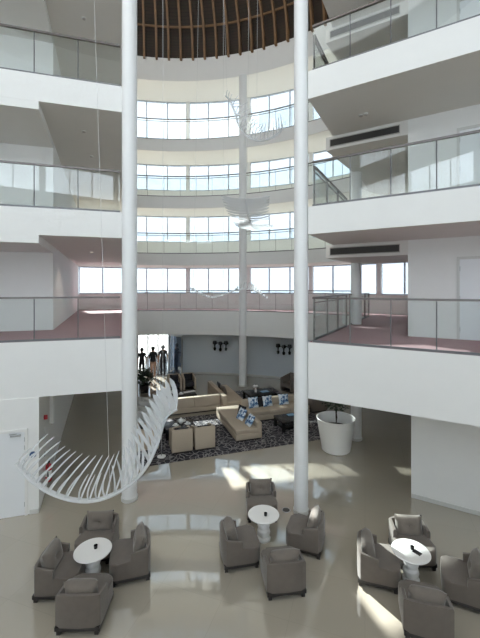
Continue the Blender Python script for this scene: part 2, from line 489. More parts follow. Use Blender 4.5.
# bulkheads with air grilles on the right galleries
rotR = math.atan2(dR.y, dR.x); rotL = math.atan2(.287, .958)
Bc = Wc - dR * 2.30
for k in range(3):
    z = tops[k]
    poly = [tuple(Bc), tuple(Wc + dR * .01), (6.2, 12.9), (4.35, 13.6)]
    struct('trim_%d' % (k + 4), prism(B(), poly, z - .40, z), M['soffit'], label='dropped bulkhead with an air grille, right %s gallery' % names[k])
    t = thing('air_grille', 'long dark slotted air grille in the bulkhead of the right %s gallery' % names[k], 'vent',
              (Bc.x + dR.x * .12 + nR.x * .004, Bc.y + dR.y * .12 + nR.y * .004, z - .325), rotR, 'air grilles over the right galleries')
    bm = B(); w, h = 1.98, .24
    box(bm, 0, w, -.02, 0, 0, .025); box(bm, 0, w, -.02, 0, h - .025, h)
    for xx in [0, w - .02]: box(bm, xx, xx + .02, -.02, 0, .02, h - .02)
    obj('frame', bm, M['ventframe'], t)
    obj('backing', box(B(), .01, w - .01, -.006, 0, .01, h - .01), M['vent'], t)
    bm = B()
    for xx in (.38, .77, 1.16, 1.55): box(bm, xx, xx + .02, -.018, -.006, .025, h - .025)
    for i in range(7): box(bm, .02, w - .02, -.017, -.007, .035 + .029 * i, .046 + .029 * i)
    o = obj('louvre', bm, M['vent'], t)

# columns
def column(x, y, r, z1, lab):
    bm = lathe(B(), [(0, 0), (r, 0), (r, z1), (0, z1)], 40); o = struct('column', bm, M['column'], label=lab, loc=(x, y, 0))
    bm = lathe(B(), [(r + .001, 0), (r + .02, 0), (r + .02, .08), (r + .001, .08)], 40); obj('base_ring', bm, M['skirting'], o)
column(1.51, 9.03, .172, 18.79, 'tall white round column right of the hall opening')
column(-2.90, 9.58, .195, 18.79, 'tall white round column left of the hall opening')
column(.165, 20.62, .22, ROOF - .002, 'white round column in front of the curved gallery edges')
column(4.25, 13.35, .19, ROOF, 'white round column rising through the right galleries behind the planter')

# doors
def door(n, lab, x, y, z, rot, w=.92, h=2.03, closer=True):
    o = struct('door_%d' % n, box(B(), 0, w, -.012, -.001, .005, h), M['door'], label=lab, loc=(x, y, z), rotz=rot)
    bm = B()
    box(bm, -.07, -.006, -.03, -.001, 0, h + .07); box(bm, w + .006, w + .07, -.03, -.001, 0, h + .07); box(bm, -.006, w + .006, -.03, -.001, h + .006, h + .07)
    obj('door_frame', bm, M['white'] if n == 1 else M['skirting'], o)
    return o
p = q0 + dL * 1.23
d = door(1, 'white flush door in the left lobby wall', p.x, p.y, 0, rotL, .92, 2.03)
for z in (.22, 1.28, 1.6, 1.80):
    obj('hinge', box(B(), .918, .932, -.034, -.013, z, z + .1), M['steel'], d)
obj('door_closer', box(B(), .62, .84, -.06, -.013, 1.94, 1.99, .008), M['steel'], d)
obj('closer_arm', box(B(), .60, .76, -.052, -.04, 1.995, 2.012), M['steel'], d)
for k in range(3):
    p = Wc + dR * 1.22
    d = door(k + 2, 'white door in the room wall of the right %s gallery' % names[k], p.x, p.y, FL[k], rotR, .92, 2.05)
    for z in (.2, 1.0, 1.75): obj('hinge', box(B(), -.006, .008, -.034, -.013, z, z + .12), M['steel'], d)

# ------------------------------------------------------------------ balustrades
def balustrade(name, label, chain, z, group, post=False, h=1.10, double=False, width=1.12, off=0.0):
    ch = [Vector(c) for c in chain]
    # resample
    pts = [ch[0]]
    for a, b in zip(ch, ch[1:]):
        L = (b - a).length
        m = max(1, round(L / width))
        for i in range(1, m + 1): pts.append(a + (b - a) * (i / m))
    p0 = pts[0]
    t = thing(name, label, 'balustrade', (p0.x, p0.y, z), 0, group)
    rel = [p - p0 for p in pts]
    def ribbon(z0, z1, w):
        bm = B(); N = len(rel); L = []; Rr = []
        for i, p in enumerate(rel):
            tg = (rel[min(i + 1, N - 1)] - rel[max(i - 1, 0)]).normalized(); nn = Vector((-tg.y, tg.x)) * w / 2
            L.append([bm.verts.new((*(p + nn), zz)) for zz in (z0, z1)]); Rr.append([bm.verts.new((*(p - nn), zz)) for zz in (z0, z1)])
        for i in range(N - 1):
            bm.faces.new((L[i][0], L[i + 1][0], L[i + 1][1], L[i][1])); bm.faces.new((Rr[i][0], Rr[i + 1][0], Rr[i + 1][1], Rr[i][1]))
            bm.faces.new((L[i][1], L[i + 1][1], Rr[i + 1][1], Rr[i][1])); bm.faces.new((L[i][0], L[i + 1][0], Rr[i + 1][0], Rr[i][0]))
        for i in (0, N - 1): bm.faces.new((L[i][0], L[i][1], Rr[i][1], Rr[i][0]))
        return bm
    obj('handrail', ribbon(h - .045, h, .06), M['rail'], t)
    obj('base_channel', ribbon(0, .05, .045), M['channel'], t)
    if double: obj('midrail', ribbon(h - .16, h - .135, .03), M['rail'], t)
    for a, b in zip(rel, rel[1:]):
        d = b - a; L = d.length
        bm = box(B(), .006, L - .006, -.006, .006, .05, h - .05)
        obj('glass_panel', bm, M['glass'], t, (a.x, a.y, 0), math.atan2(d.y, d.x))
    if post:
        for p in rel[:]:
            obj('post', box(B(), -.02, .02, -.02, .02, .045, h - .05), M['rail'], t, (p.x, p.y, 0))
    else:
        for p in rel[1:-1]:
            obj('clamp', box(B(), -.007, .007, -.014, .014, .05, h - .05), M['channel'], t, (p.x, p.y, 0))
    return t
eL = Vector((-.287, .958)) * .05; eR = Vector((.522, .853)) * .05
lv = ['first', 'second', 'third']
for k in range(3):
    a = CLp + eL + dL * .22
    balustrade('glass_balustrade', 'glass balustrade with bronze handrail along the left %s gallery edge' % lv[k],
               [a, a + dL * 1.02, a + dL * 6.02], FL[k], 'balustrades on the galleries', width=1.0)
    a = CRp + eR + dR * .10
    balustrade('glass_balustrade', 'glass balustrade with dark handrail along the right %s gallery edge' % lv[k],
               [a, a + dR * .90, a + dR * 6.18], FL[k], 'balustrades on the galleries', width=.88)
    wd = (WE - CRp).normalized(); nn = Vector((wd.y, -wd.x)) * .05
    a = CRp + nn + wd * .35
    balustrade('post_balustrade', 'posted glass balustrade running back from the right column, %s gallery' % lv[k],
               [a, a + wd * 3.86], FL[k], 'balustrades on the galleries', post=True, double=True)
    balustrade('post_balustrade', 'posted glass balustrade from the gallery column to the curved edge, %s gallery' % lv[k],
               [a + wd * 4.4, WE + nn - wd * .05], FL[k], 'balustrades on the galleries', post=True, double=True)
ring_ch = arcpts(C0, RI + .05, 48.5, -13.6, 14)
for k in range(4):
    balustrade('ring_balustrade', 'curved glass balustrade with twin rails on the %s gallery, opposite' % names[k], ring_ch, FL[k], 'curved balustrades', double=True, h=1.2)

# ------------------------------------------------------------------ ceiling fittings
def smoke(px, py, k, lab, group, lower=0):
    z = tops[k] - lower; Y = (EYE - z) * F / (py - H0); X = (px - 240) / F * Y
    t = thing('smoke_detector', lab, 'smoke detector', (X, Y, z), 0, group)
    obj('base', lathe(B(), [(0, -.001), (.065, -.001), (.065, -.018), (.05, -.022)], 20), M['china'], t)
    obj('sensor', lathe(B(), [(.045, -.022), (.04, -.045), (0, -.048)], 20), M['ventframe'], t)
def downlight(px, py, k, lab, power=0):
    z = tops[k]; Y = (EYE - z) * F / (py - H0); X = (px - 240) / F * Y
    t = thing('downlight', lab, 'lamp', (X, Y, z), 0, 'downlights in the gallery soffits')
    obj('trim_ring', lathe(B(), [(.05, -.001), (.075, -.001), (.075, -.012), (.05, -.012)], 24), M['china'], t)
    m = M['lampglow']
    obj('lens', lathe(B(), [(0, -.004), (.05, -.004)], 24), m, t)
    if power:
        ld = bpy.data.lights.new('downlight_lamp', 'SPOT'); ld.energy = power; ld.spot_size = R(130); ld.spot_blend = .6; ld.color = (1, .85, .7); ld.shadow_soft_size = .05
        lo = bpy.data.objects.new('bulb', ld); COL.objects.link(lo); lo.parent = t; lo.location = (0, 0, -.05)
m = bpy.data.materials.new('warm_lens'); m.use_nodes = True
m.node_tree.nodes['Principled BSDF'].inputs['Emission Color'].default_value = (1, .82, .6, 1)
m.node_tree.nodes['Principled BSDF'].inputs['Emission Strength'].default_value = 3
M['lampglow'] = m
downlight(91.5, 252, 0, 'small lit recessed downlight in the left first gallery soffit', 14)
smoke(84, 131, 1, 'small round smoke detector on the left second gallery soffit', 'smoke detectors')
smoke(91.5, 156, 1, 'smoke detector further back on the left second gallery soffit', 'smoke detectors')
smoke(84, 18, 2, 'small smoke detector on the left third gallery soffit', 'smoke detectors')
smoke(361, 115, 1, 'small smoke detector on the right second gallery soffit', 'smoke detectors')
smoke(366, 113.5, 1, 'slim sensor beside the smoke detector on the right second gallery soffit', 'smoke detectors')

# ------------------------------------------------------------------ wall fittings on the ground floor
def fire_ext(lab, loc, rot):
    t = thing('fire_extinguisher', lab, 'fire extinguisher', loc, rot)
    obj('cylinder', lathe(B(), [(0, .0), (.07, .0), (.078, .02), (.078, .38), (.06, .44), (.025, .47), (.025, .49), (0, .49)], 24), M['red'], t)
    obj('valve', box(B(), -.03, .03, -.02, .02, .485, .53, .006), M['black'], t)
    obj('handle', box(B(), -.015, .015, -.12, .02, .53, .55, .004), M['black'], t)
    bm = B(); tube(bm, [(0, -.03, .51), (0, -.10, .50), (0, -.13, .42), (0, -.12, .25), (0, -.1, .12)], .012); obj('hose', bm, M['black'], t)
    obj('data_label', lathe(B(), [(.079, .14), (.079, .30)], 24), M['paper'], t)
sl = math.atan2(1, -.367)
sw = Vector((1, .367)).normalized()                # side wall normal, towards the hall
def on_side(Y, z, d=0.0):
    x, y = Lline(Y); return (x + sw.x * (d + .035), y + sw.y * (d + .035), z)
fire_ext('red fire extinguisher hung low on the side wall behind the sculpture ribs', on_side(9.62, .42, .10), sl - math.pi / 2)
t = thing('fire_alarm_sounder', 'red fire alarm sounder high on the narrow side wall by the stair', 'alarm', on_side(9.75, 2.02), sl - math.pi / 2 + math.pi)
bm = B(); box(bm, -.06, .06, -.001, .04, 0, .12, .01); obj('base', bm, M['red'], t)
bm = B(); box(bm, -.045, .045, .04, .085, .015, .105, .015); obj('horn', bm, M['red'], t)
for z, lab in ((1.66, 'small framed notice under the red alarm sounder'), (1.08, 'small dark switch plate above the fire extinguisher')):
    p = on_side(9.66, z)
    o = obj('wall_plate', box(B(), -.05, .05, -.012, .003, 0, .16 if z > 1.5 else .10, .003), M['skirting'] if z > 1.5 else M['vent'], None, p, sl); tag(o, lab, 'sign' if z > 1.5 else 'switch')
p = q0 + dL * .13 + nLv * .006
t = thing('door_sign', 'round blue sign with white mark beside the left door', 'sign', (p.x, p.y, 1.45), rotL)
bm = lathe(B(), [(0, 0), (.075, 0), (.075, .008), (0, .008)], 32); bmesh.ops.rotate(bm, verts=bm.verts, cent=(0, 0, 0), matrix=Matrix.Rotation(R(90), 3, 'X')); obj('disc', bm, M['blue'], t)
bm = B(); box(bm, -.035, .035, -.011, -.008, -.006, .012); box(bm, -.022, .022, -.011, -.008, -.03, -.02); obj('white_mark', bm, M['paper'], t)
# white stair post and rising string, seen through the left opening
bm = B(); xx, yy = Lline(10.3)
box(bm, xx + .10, xx + .2, yy - .05, yy + .05, 1.73, FL[0] - TH[0] - .002)
struct('trim_7', bm, M['white'], label='white hanging post end beside the narrow left side wall')

# wall lights on the curved wall
def wall_lights(px, py, lab):
    th = None
    X = (px - 240) / F; 
    best = min((abs((C0[0] + (RO) * math.sin(R(a / 10))) / (C0[1] + RO * math.cos(R(a / 10))) - X), a / 10) for a in range(-100, 500))
    a = best[1]; r = RO - .01
    p = Vector((C0[0] + r * math.sin(R(a)), C0[1] + r * math.cos(R(a)))); z = EYE - (py - H0) / F * p.y
    t = thing('wall_light', lab, 'wall lamp', (p.x, p.y, z), -R(a), 'black wall lights')
    obj('bracket', box(B(), -.5, .5, -.03, 0, .16, .22, .008), M['black'], t)
    for i in (-1, 0, 1):
        bm = lathe(B(), [(0, .30), (.10, .30), (.13, .12), (.05, .08), (.04, -.1), (.1, -.16), (.07, -.3), (0, -.3)] if i == 0 else [(0, .36), (.12, .34), (.14, .16), (.05, .1), (.035, -.05), (.09, -.12), (.06, -.26), (0, -.26)], 16)
        o = obj('lamp_shade', bm, M['black'], t, (i * .36, -.16, 0))
        obj('arm', box(B(), -.015, .015, 0, .13, .17, .2), M['black'], o)
wall_lights(221, 346, 'cluster of three black wall lights left of the back column')
wall_lights(284.5, 349.5, 'cluster of three black wall lights right of the back column')
a = 15.0; p = Vector((C0[0] + (RO - .001) * math.sin(R(a)), C0[1] + (RO - .001) * math.cos(R(a))))
bm = box(B(), -.14, .14, -.04, 0, -.04, .05, .01); o = obj('thermostat', bm, M['mullion'], None, (p.x, p.y, 1.95), -R(a)); tag(o, 'small grey wall box beside the left cluster of wall lights', 'control')

# ------------------------------------------------------------------ club armchairs and round tables
def make_armchair(label):
    t = thing('club_armchair', label, 'armchair')
    w, dp = .735, .76
    # seat: full-width rounded block; front corners rounded
    bm = B()
    poly = []
    x0 = w / 2 - .10
    def corner(cx, cy, r, a0, a1): return [(cx + r * math.cos(R(a0 + (a1 - a0) * i / 6)), cy + r * math.sin(R(a0 + (a1 - a0) * i / 6))) for i in range(7)]
    poly = corner(w / 2 - .14, dp / 2 - .14, .14, 0, 90) + corner(-w / 2 + .14, dp / 2 - .14, .14, 90, 180) + [(-w / 2, -.02), (-w / 2 + .07, -.02), (-w / 2 + .07, -dp / 2 + .10), (w / 2 - .07, -dp / 2 + .10), (w / 2 - .07, -.02), (w / 2, -.02)]
    prism(bm, poly, .13, .42)
    es = [e for e in bm.edges if abs(e.verts[0].co.z - .42) < 1e-4 and abs(e.verts[1].co.z - .42) < 1e-4]
    bmesh.ops.bevel(bm, geom=es, offset=.035, segments=3, profile=.5, affect='EDGES')
    obj('seat', bm, M['fabric'], t)
    # shell: back and short wings in one upholstered U
    bm = B()
    path = [(w / 2 - .035, .0), (w / 2 - .035, -.20), (w / 2 - .04, -.30), (w / 2 - .10, -dp / 2 + .06), (0, -dp / 2 + .045)]
    path = path + [(-x, y) for x, y in path[-2::-1]]
    N = len(path); ins = []; outs = []
    hts = [.56, .595, .615, .625, .63, .625, .615, .595, .56]
    rings = []
    for i, (x, y) in enumerate(path):
        a = Vector(path[max(i - 1, 0)]); b = Vector(path[min(i + 1, N - 1)]); tg = (b - a).normalized(); nn = Vector((-tg.y, tg.x)) 
        hh = hts[i]; hw = .036 if i not in (3, 4, 5) else .045
        prof = [(-hw, .13), (-hw, hh - .03), (-hw * .6, hh), (hw * .6, hh), (hw, hh - .03), (hw, .13)]
        rings.append([bm.verts.new((x + nn.x * u, y + nn.y * u, z)) for u, z in prof])
    for a, b in zip(rings, rings[1:]):
        for q in range(6): bm.faces.new((a[q], a[(q + 1) % 6], b[(q + 1) % 6], b[q]))
    bm.faces.new(rings[0]); bm.faces.new(rings[-1][::-1])
    obj('back_shell', bm, M['fabric'], t)
    # loose tufted cushion leaning on the back
    mt = Matrix.Translation((0, -dp / 2 + .205, .565)) @ Matrix.Rotation(R(13), 4, 'X')
    bm = pillow(B(), .57, .40, .23, mt, 10, tuft=True); c = obj('back_cushion', bm, M['cushion'], t, sharp=60)
    bm = B(); bmesh.ops.create_uvsphere(bm, u_segments=10, v_segments=6, radius=.02, matrix=mt @ Matrix.Translation((0, .06, 0)) @ Matrix.Diagonal((1, .6, 1, 1))); obj('button', bm, M['fabric'], c)
    # plinth and legs
    bm = B(); box(bm, -w / 2 + .012, w / 2 - .012, -dp / 2 + .02, dp / 2 - .045, .07, .135); obj('plinth', bm, M['darkwood'], t)
    for sx in (-1, 1):
        for sy in (-1, 1):
            bm = B(); cx, cy = sx * (w / 2 - .065), sy * (dp / 2 - .075) - .01
            box(bm, cx - .032, cx + .032, cy - .032, cy + .032, 0, .09); obj('leg', bm, M['darkwood'], t)
    return t

spots = [  # x, y, facing, label
 (-2.98, 7.62, (.06, -1), 'taupe club armchair facing the camera at the left table under the sculpture'),
 (-3.30, 6.76, (.98, .05), 'taupe club armchair on the left side of the left table, facing right'),
 (-2.14, 7.14, (-.95, -.28), 'taupe club armchair on the right side of the left table, facing left'),
 (-2.60, 6.16, (-.02, 1), 'taupe club armchair seen from behind at the left table'),
 (.52, 8.93, (.03, -1), 'taupe club armchair facing the camera at the middle table beside the column'),
 (-.02, 7.48, (.98, .2), 'taupe club armchair on the left side of the middle table, facing right'),
 (1.42, 7.86, (-.91, .35), 'taupe club armchair on the right of the middle table, in front of the column'),
 (.79, 6.84, (-.13, .99), 'taupe club armchair seen from behind at the middle table'),
 (3.52, 7.48, (-.08, -1), 'taupe club armchair facing the camera at the right table near the grey wall'),
 (2.64, 7.00, (.95, -.30), 'taupe club armchair on the left side of the right table, facing right'),
 (4.04, 6.55, (-.90, .43), 'taupe club armchair at the right edge of the photo, facing left'),
 (3.02, 5.98, (.28, .96), 'taupe club armchair seen from behind at the right table'),
]
proto = None
for x, y, f, lab in spots:
    rz = math.atan2(-f[0], f[1])
    if proto is None: proto = make_armchair(lab); proto.location = (x, y, 0); proto.rotation_euler = (0, 0, rz); proto['group'] = 'club armchairs around the round tables'
    else: dup(proto, (x, y, 0), rz, lab)

def make_table(lab):
    t = thing('pedestal_table', lab, 'table', (0, 0, 0), 0, 'round pedestal tables')
    obj('tabletop', lathe(B(), [(0, .515), (.30, .515), (.335, .525), (.345, .54), (.335, .552), (0, .555)], 48), M['tablewhite'], t)
    obj('pedestal', lathe(B(), [(.0, .0), (.15, .0), (.155, .03), (.14, .055), (.10, .07), (.10, .09), (.135, .11), (.145, .16), (.135, .21), (.105, .235), (.10, .25), (.125, .27), (.135, .31), (.125, .35), (.10, .375), (.095, .42), (.12, .47), (.16, .5), (.16, .515)], 36), M['tablewhite'], t)
    return t
tt = make_table('round white pedestal table at the left, between four armchairs'); tt.location = (-2.80, 6.95, 0)
dup(tt, (.52, 8.05, 0), 0, 'round white pedestal table in the middle, in front of the column')
dup(tt, (3.24, 6.92, 0), 0, 'round white pedestal table at the right, near the grey wall')
def dish(x, y, lab):
    t = thing('table_lamp_holder', lab, 'candle holder', (x, y, .555), 0, 'black candle holders on the round tables')
    obj('cup', lathe(B(), [(0, 0), (.032, 0), (.036, .06), (.03, .06), (.026, .01), (0, .01)], 20), M['black'], t)
    obj('candle', lathe(B(), [(0, .01), (.02, .01), (.02, .035), (0, .035)], 14), M['soil'], t)
t0 = thing
dish(-2.76, 6.98, 'small black candle holder on the left round table')
dish(.56, 7.98, 'small black candle holder on the middle round table')
dish(3.28, 6.95, 'small black candle holder on the right round table')
o = obj('menu_card', box(B(), -.05, .05, -.075, .075, 0, .004), M['black'], None, (3.33, 6.86, .556), R(35)); tag(o, 'small dark card lying on the right round table', 'card')
o = thing('floor_socket', 'round black floor outlet on the tiles behind the middle table', 'floor outlet', (1.15, 9.09, .001))
obj('cover', lathe(B(), [(0, .0), (.09, .0), (.09, .006), (0, .009)], 28), M['vent'], o)
obj('rim', lathe(B(), [(.09, 0), (.105, 0), (.10, .007), (.09, .006)], 28), M['steel'], o)

# ------------------------------------------------------------------ lounge
u2 = Vector((.946, .324)); v2 = Vector((-.324, .946)); O2 = Vector((-.14, 13.02)); RZ = math.atan2(.324, .946)
def G(a, b): return O2 + u2 * a + v2 * b
def rugobj(a0, a1, b0, b1, lab):
    c = G((a0 + a1) / 2, (b0 + b1) / 2)
    o = obj('patterned_rug', box(B(), -(a1 - a0) / 2, (a1 - a0) / 2, -(b1 - b0) / 2, (b1 - b0) / 2, 0, .012), M['rug'], None, (c.x, c.y, .0005), RZ); tag(o, lab, 'rug', 'dark patterned rugs')
rugobj(-3.5, 4.2, -.72, 3.15, 'large dark rug with pale veined pattern under the tan sofas')
rugobj(1.75, 4.2, 3.2, 6.2, 'smaller dark patterned rug under the rear black table')
ZR = .0125

def sofa(lab, a, b, w, dp, rot, back=None, seat_h=.42, back_h=.70, bt=.22, split=2, m='tan', group='tan modular sofas', arm=None, back_len=None):
    """local frame: x along, y towards the back; origin at front-left corner"""
    c = G(a, b)
    t = thing('modular_sofa', lab, 'sofa', (c.x, c.y, ZR), RZ + rot, group)
    obj('plinth', box(B(), .04, w - .04, .04, dp - .04, 0, .06), M['darkwood'], t)
    obj('base', box(B(), 0, w, 0, dp, .05, seat_h - .16, .015), M[m], t)
    sw_ = w / split
    for i in range(split):
        obj('seat_cushion', box(B(), i * sw_ + .004, (i + 1) * sw_ - .004, 0, dp - (bt if back else 0), seat_h - .16, seat_h, .03, 3), M[m], t)
    if back:
        bw = back_len or w
        k = max(1, split); 
        for i in range(k):
            obj('backrest', box(B(), i * bw / k + .003, (i + 1) * bw / k - .003, dp - bt, dp, seat_h - .16, back_h, .03, 3), M[m], t)
    if arm == 'right':
        obj('armrest', box(B(), w, w + .2, 0, dp, .05, back_h - .1, .03, 3), M[m], t)
    return t
# chaise: back on its right side -> facing local -a ; x runs along -b
c = sofa('long tan daybed sofa on the rug with its back to the right', 0, 2.75, 2.75, 1.0, -math.pi / 2, None, split=2)
obj('backrest', box(B(), 1.15, 2.75, .80, 1.0, .26, .62, .03, 3), M['tan'], c)
sofa('long tan sofa with three blue cushions facing the daybed', 1.06, 1.62, 2.85, .98, 0, True, split=3)
sofa('tan sofa facing away, its panelled back towards the rug', .40, 4.50, 2.35, 1.0, math.pi, True, split=2)
# B: back on its left, facing right: x runs along +b
sofa('tan sofa turned side-on behind the daybed, running towards the back wall', 1.50, 3.24, 2.85, 1.05, math.pi / 2, True, split=2)

def cushion(a, b, z, rz, lean, lab, m, s=.42, group=None):
    c = G(a, b)
    o = obj('scatter_cushion', pillow(B(), s, s, .15, Matrix.Translation((0, 0, s / 2 - .02)) @ Matrix.Identity(4), 8), M[m], None, (c.x, c.y, z), 0, 60)
    o.rotation_euler = (R(lean), 0, RZ + rz); tag(o, lab, 'cushion', group)
zs = ZR + .425
g = 'blue and white cushions on the tan sofas'
cushion(1.50, 2.13, zs, 0, -18, 'blue and white cushion, leftmost on the long tan sofa', 'bluecush', .46, g)
cushion(2.16, 2.13, zs, .1, -18, 'blue and white cushion, middle of three on the long tan sofa', 'bluecush', .46, g)
cushion(2.92, 2.13, zs, -.08, -18, 'blue and white cushion nearest the white column on the long tan sofa', 'bluecush', .46, g)
cushion(1.83, 2.20, zs, .02, -14, 'black cushion between the blue cushions on the long tan sofa', 'blackfab', .42)
cushion(.47, 1.02, zs, -math.pi / 2 + .25, -30, 'blue and white cushion, farther of the pair on the tan daybed', 'bluecush', .46, g)
cushion(.62, 1.28, zs, -math.pi / 2 + .35, -14, 'black cushion behind the blue cushion on the tan daybed', 'blackfab', .46)
cushion(.56, .36, zs, -math.pi / 2 + .1, -32, 'blue and white cushion at the near end of the tan daybed', 'bluecush', .44, g)
cushion(.92, 5.2, zs, math.pi / 2, -18, 'black cushion on the side-on tan sofa', 'blackfab', .44)
cushion(.94, 4.6, zs, math.pi / 2 + .2, -20, 'brown cushion on the side-on tan sofa', 'brownfab', .44)

def tub(lab, a, b, rot, m='tan', h=.80, w=.70, dp=.74, group='tub chairs in the lounge', loc=None, seatm='blackfab', z=ZR):
    c = G(a, b) if loc is None else Vector(loc)
    t = thing('tub_chair', lab, 'armchair', (c.x, c.y, z), RZ + rot, group)
    bm = B()   # U shell, facing +y
    prism(bm, [(-w / 2, dp / 2), (-w / 2, -dp / 2), (w / 2, -dp / 2), (w / 2, dp / 2), (w / 2 - .10, dp / 2), (w / 2 - .10, -dp / 2 + .11), (-w / 2 + .10, -dp / 2 + .11), (-w / 2 + .10, dp / 2)], .06, h)
    es = [e for e in bm.edges]
    bmesh.ops.bevel(bm, geom=es, offset=.018, segments=2, profile=.5, affect='EDGES')
    # arms slope down towards the front
    for v in bm.verts:
        if v.co.z > .5: v.co.z -= .16 * max(0, (v.co.y + dp / 2) / dp)
    obj('shell', bm, M[m], t)
    obj('seat_cushion', box(B(), -w / 2 + .105, w / 2 - .105, -dp / 2 + .115, dp / 2 - .01, .22, .44, .03, 3), M[seatm], t)
    mt = Matrix.Translation((0, -dp / 2 + .2, .62)) @ Matrix.Rotation(R(12), 4, 'X')
    obj('back_cushion', pillow(B(), w - .22, .38, .15, mt, 6), M[seatm], t, sharp=60)
    obj('plinth', box(B(), -w / 2 + .04, w / 2 - .04, -dp / 2 + .04, dp / 2 - .04, 0, .07), M['darkwood'], t)
    return t
tub('tan tub chair with its back to the camera, left of the pair on the rug', -1.96, .12, 0)
tub('tan tub chair with its back to the camera, right of the pair on the rug', -1.18, .12, 0)
tub('tan chair with black cushions facing the camera, left of the rear pair', 0, 0, math.pi, loc=(-3.55, 19.75), z=0)
tub('tan chair with black cushions facing the camera, right of the rear pair', 0, 0, math.pi, loc=(-2.82, 20.0), z=0)
tub('brown armchair at the back beside the column, turned to the left', 0, 0, math.pi * .62, 'brownfab', .85, .8, .85, loc=(2.75, 19.7), seatm='brownfab', z=0)
tub('brown armchair half hidden behind the white planter', 4.50, 2.2, math.pi * .5, 'brownfab', .82, .8, .8, seatm='brownfab')
tub('pale grey armchair beyond the sculpture, nearer the panelled sofa', -2.75, 3.85, -math.pi * .5, 'palegrey', .78, .8, .8, seatm='palegrey', z=0)
tub('pale grey armchair beyond the sculpture, close to the left column', -3.05, 2.7, -math.pi * .5, 'palegrey', .78, .8, .8, seatm='palegrey')
tub('tan armchair half hidden behind the sculpture and the small lamp', -3.05, .62, -math.pi * .5, 'tan', .80, .74, .74)

def coffee(lab, a0, a1, b0, b1, h=.40):
    c = G((a0 + a1) / 2, (b0 + b1) / 2); w = (a1 - a0) / 2; d = (b1 - b0) / 2
    t = thing('coffee_table', lab, 'table', (c.x, c.y, ZR if b1 < 3.2 or a0 > 1.7 else 0), RZ, 'low black coffee tables')
    obj('tabletop', box(B(), -w, w, -d, d, h - .08, h, .01), M['black'], t)
    obj('lower_shelf', box(B(), -w + .05, w - .05, -d + .05, d - .05, .10, .14), M['black'], t)
    for sx in (-1, 1):
        for sy in (-1, 1): obj('leg', box(B(), sx * (w - .06) - .05, sx * (w - .06) + .05, sy * (d - .06) - .05, sy * (d - .06) + .05, 0, h - .08), M['black'], t)
    return t
coffee('low black table on the rug in front of the tan tub chairs', -2.35, -1.25, .95, 1.75)
coffee('low black table partly behind the white column', 1.95, 2.95, .25, 1.1)
coffee('low black table with white flowers on the rear rug', 1.95, 3.35, 3.75, 4.85)
coffee('low black table laid with white crockery behind the panelled sofa', -2.0, -.35, 4.95, 5.8)

def cup(a, b, z, lab, g, s=1.0):
    c = G(a, b); t = thing('cup_and_saucer', lab, 'cup', (c.x, c.y, z), RZ, g)
    obj('saucer', lathe(B(), [(0, 0), (.05 * s, 0), (.085 * s, .014), (.05 * s, .008), (0, .008)], 20), M['china'], t)
    obj('cup', lathe(B(), [(0, .008), (.03 * s, .01), (.045 * s, .075), (.04 * s, .075), (.026 * s, .018), (0, .018)], 20), M['china'], t)
def teapot(a, b, z, lab, g=None):
    c = G(a, b); t = thing('teapot', lab, 'teapot', (c.x, c.y, z), RZ, g)
    obj('body', lathe(B(), [(0, 0), (.06, 0), (.1, .06), (.09, .13), (.05, .16), (0, .17), (.0, .17)], 20), M['china'], t)
    obj('lid', lathe(B(), [(.05, .158), (.02, .185), (.018, .21), (0, .212)], 14), M['china'], t)
    bm = B(); tube(bm, [(.08, 0, .06), (.14, 0, .09), (.17, 0, .15)], .018, 8, r2=.01); obj('spout', bm, M['china'], t)
    bm = B(); tube(bm, [(-.09, 0, .12), (-.15, 0, .12), (-.15, 0, .06), (-.09, 0, .05)], .01); obj('handle', bm, M['china'], t)
zt = ZR + .4015
g1 = 'white crockery on the front black table'
teapot(-1.72, 1.45, zt, 'white teapot on the black table before the tub chairs')
cup(-1.95, 1.25, zt, 'white cup on the left of the front black table', g1, 1.4); cup(-1.5, 1.28, zt, 'white cup on the right of the front black table', g1, 1.4)
cup(-1.62, 1.60, zt, 'white cup behind the teapot on the front black table', g1, 1.3)
o = obj('folded_napkin', box(B(), -.16, .16, -.05, .05, 0, .03, .01), M['tan'], None, (*G(-1.95, 1.05), zt), RZ + .3); tag(o, 'folded tan napkin on the front black table', 'napkin')
g2 = 'white crockery on the rear table behind the panelled sofa'
teapot(-1.42, 5.5, .4015, 'white teapot on the rear black table behind the panelled sofa')
cup(-1.75, 5.25, .4015, 'white cup at the left end of the table behind the panelled sofa', g2, 1.6); cup(-1.06, 5.25, .4015, 'white cup right of the teapot behind the panelled sofa', g2, 1.6)
o = obj('folded_newspaper', box(B(), -.3, .3, -.11, .11, 0, .025, .008), M['paper'], None, (*G(-.62, 5.5), .4015), RZ + .25); tag(o, 'pale folded newspaper on the table behind the panelled sofa', 'newspaper')
o = obj('magazine', box(B(), -.2, .2, -.14, .14, 0, .02, .004), M['bluemag'], None, (*G(2.9, 4.3), zt), RZ + .2); tag(o, 'blue magazine on the rear black table', 'magazine')
o = obj('magazine', box(B(), -.15, .15, -.11, .11, 0, .02, .004), M['bluemag'], None, (*G(2.62, .9), zt), RZ); tag(o, 'blue magazine on the black table by the column', 'magazine')
c = G(2.45, 4.35); t = thing('flower_vase', 'small vase of white flowers on the rear black table', 'vase', (c.x, c.y, zt))
obj('vase', lathe(B(), [(0, 0), (.05, 0), (.06, .08), (.035, .16), (.045, .2), (.035, .2), (.03, .16), (0, .15)], 18), M['lampglass'], t)
for i in range(7):
    bm = B(); aa = i * 2.4; rr = .075 if i else 0
    bmesh.ops.create_icosphere(bm, subdivisions=2, radius=.06, matrix=Matrix.Translation((rr * math.cos(aa), rr * math.sin(aa), .27 + .02 * (i % 3))))
    for v in bm.verts: v.co += Vector((random.uniform(-1, 1), random.uniform(-1, 1), random.uniform(-1, 1))) * .01
    obj('flower', bm, M['china'], t)
bm = B()
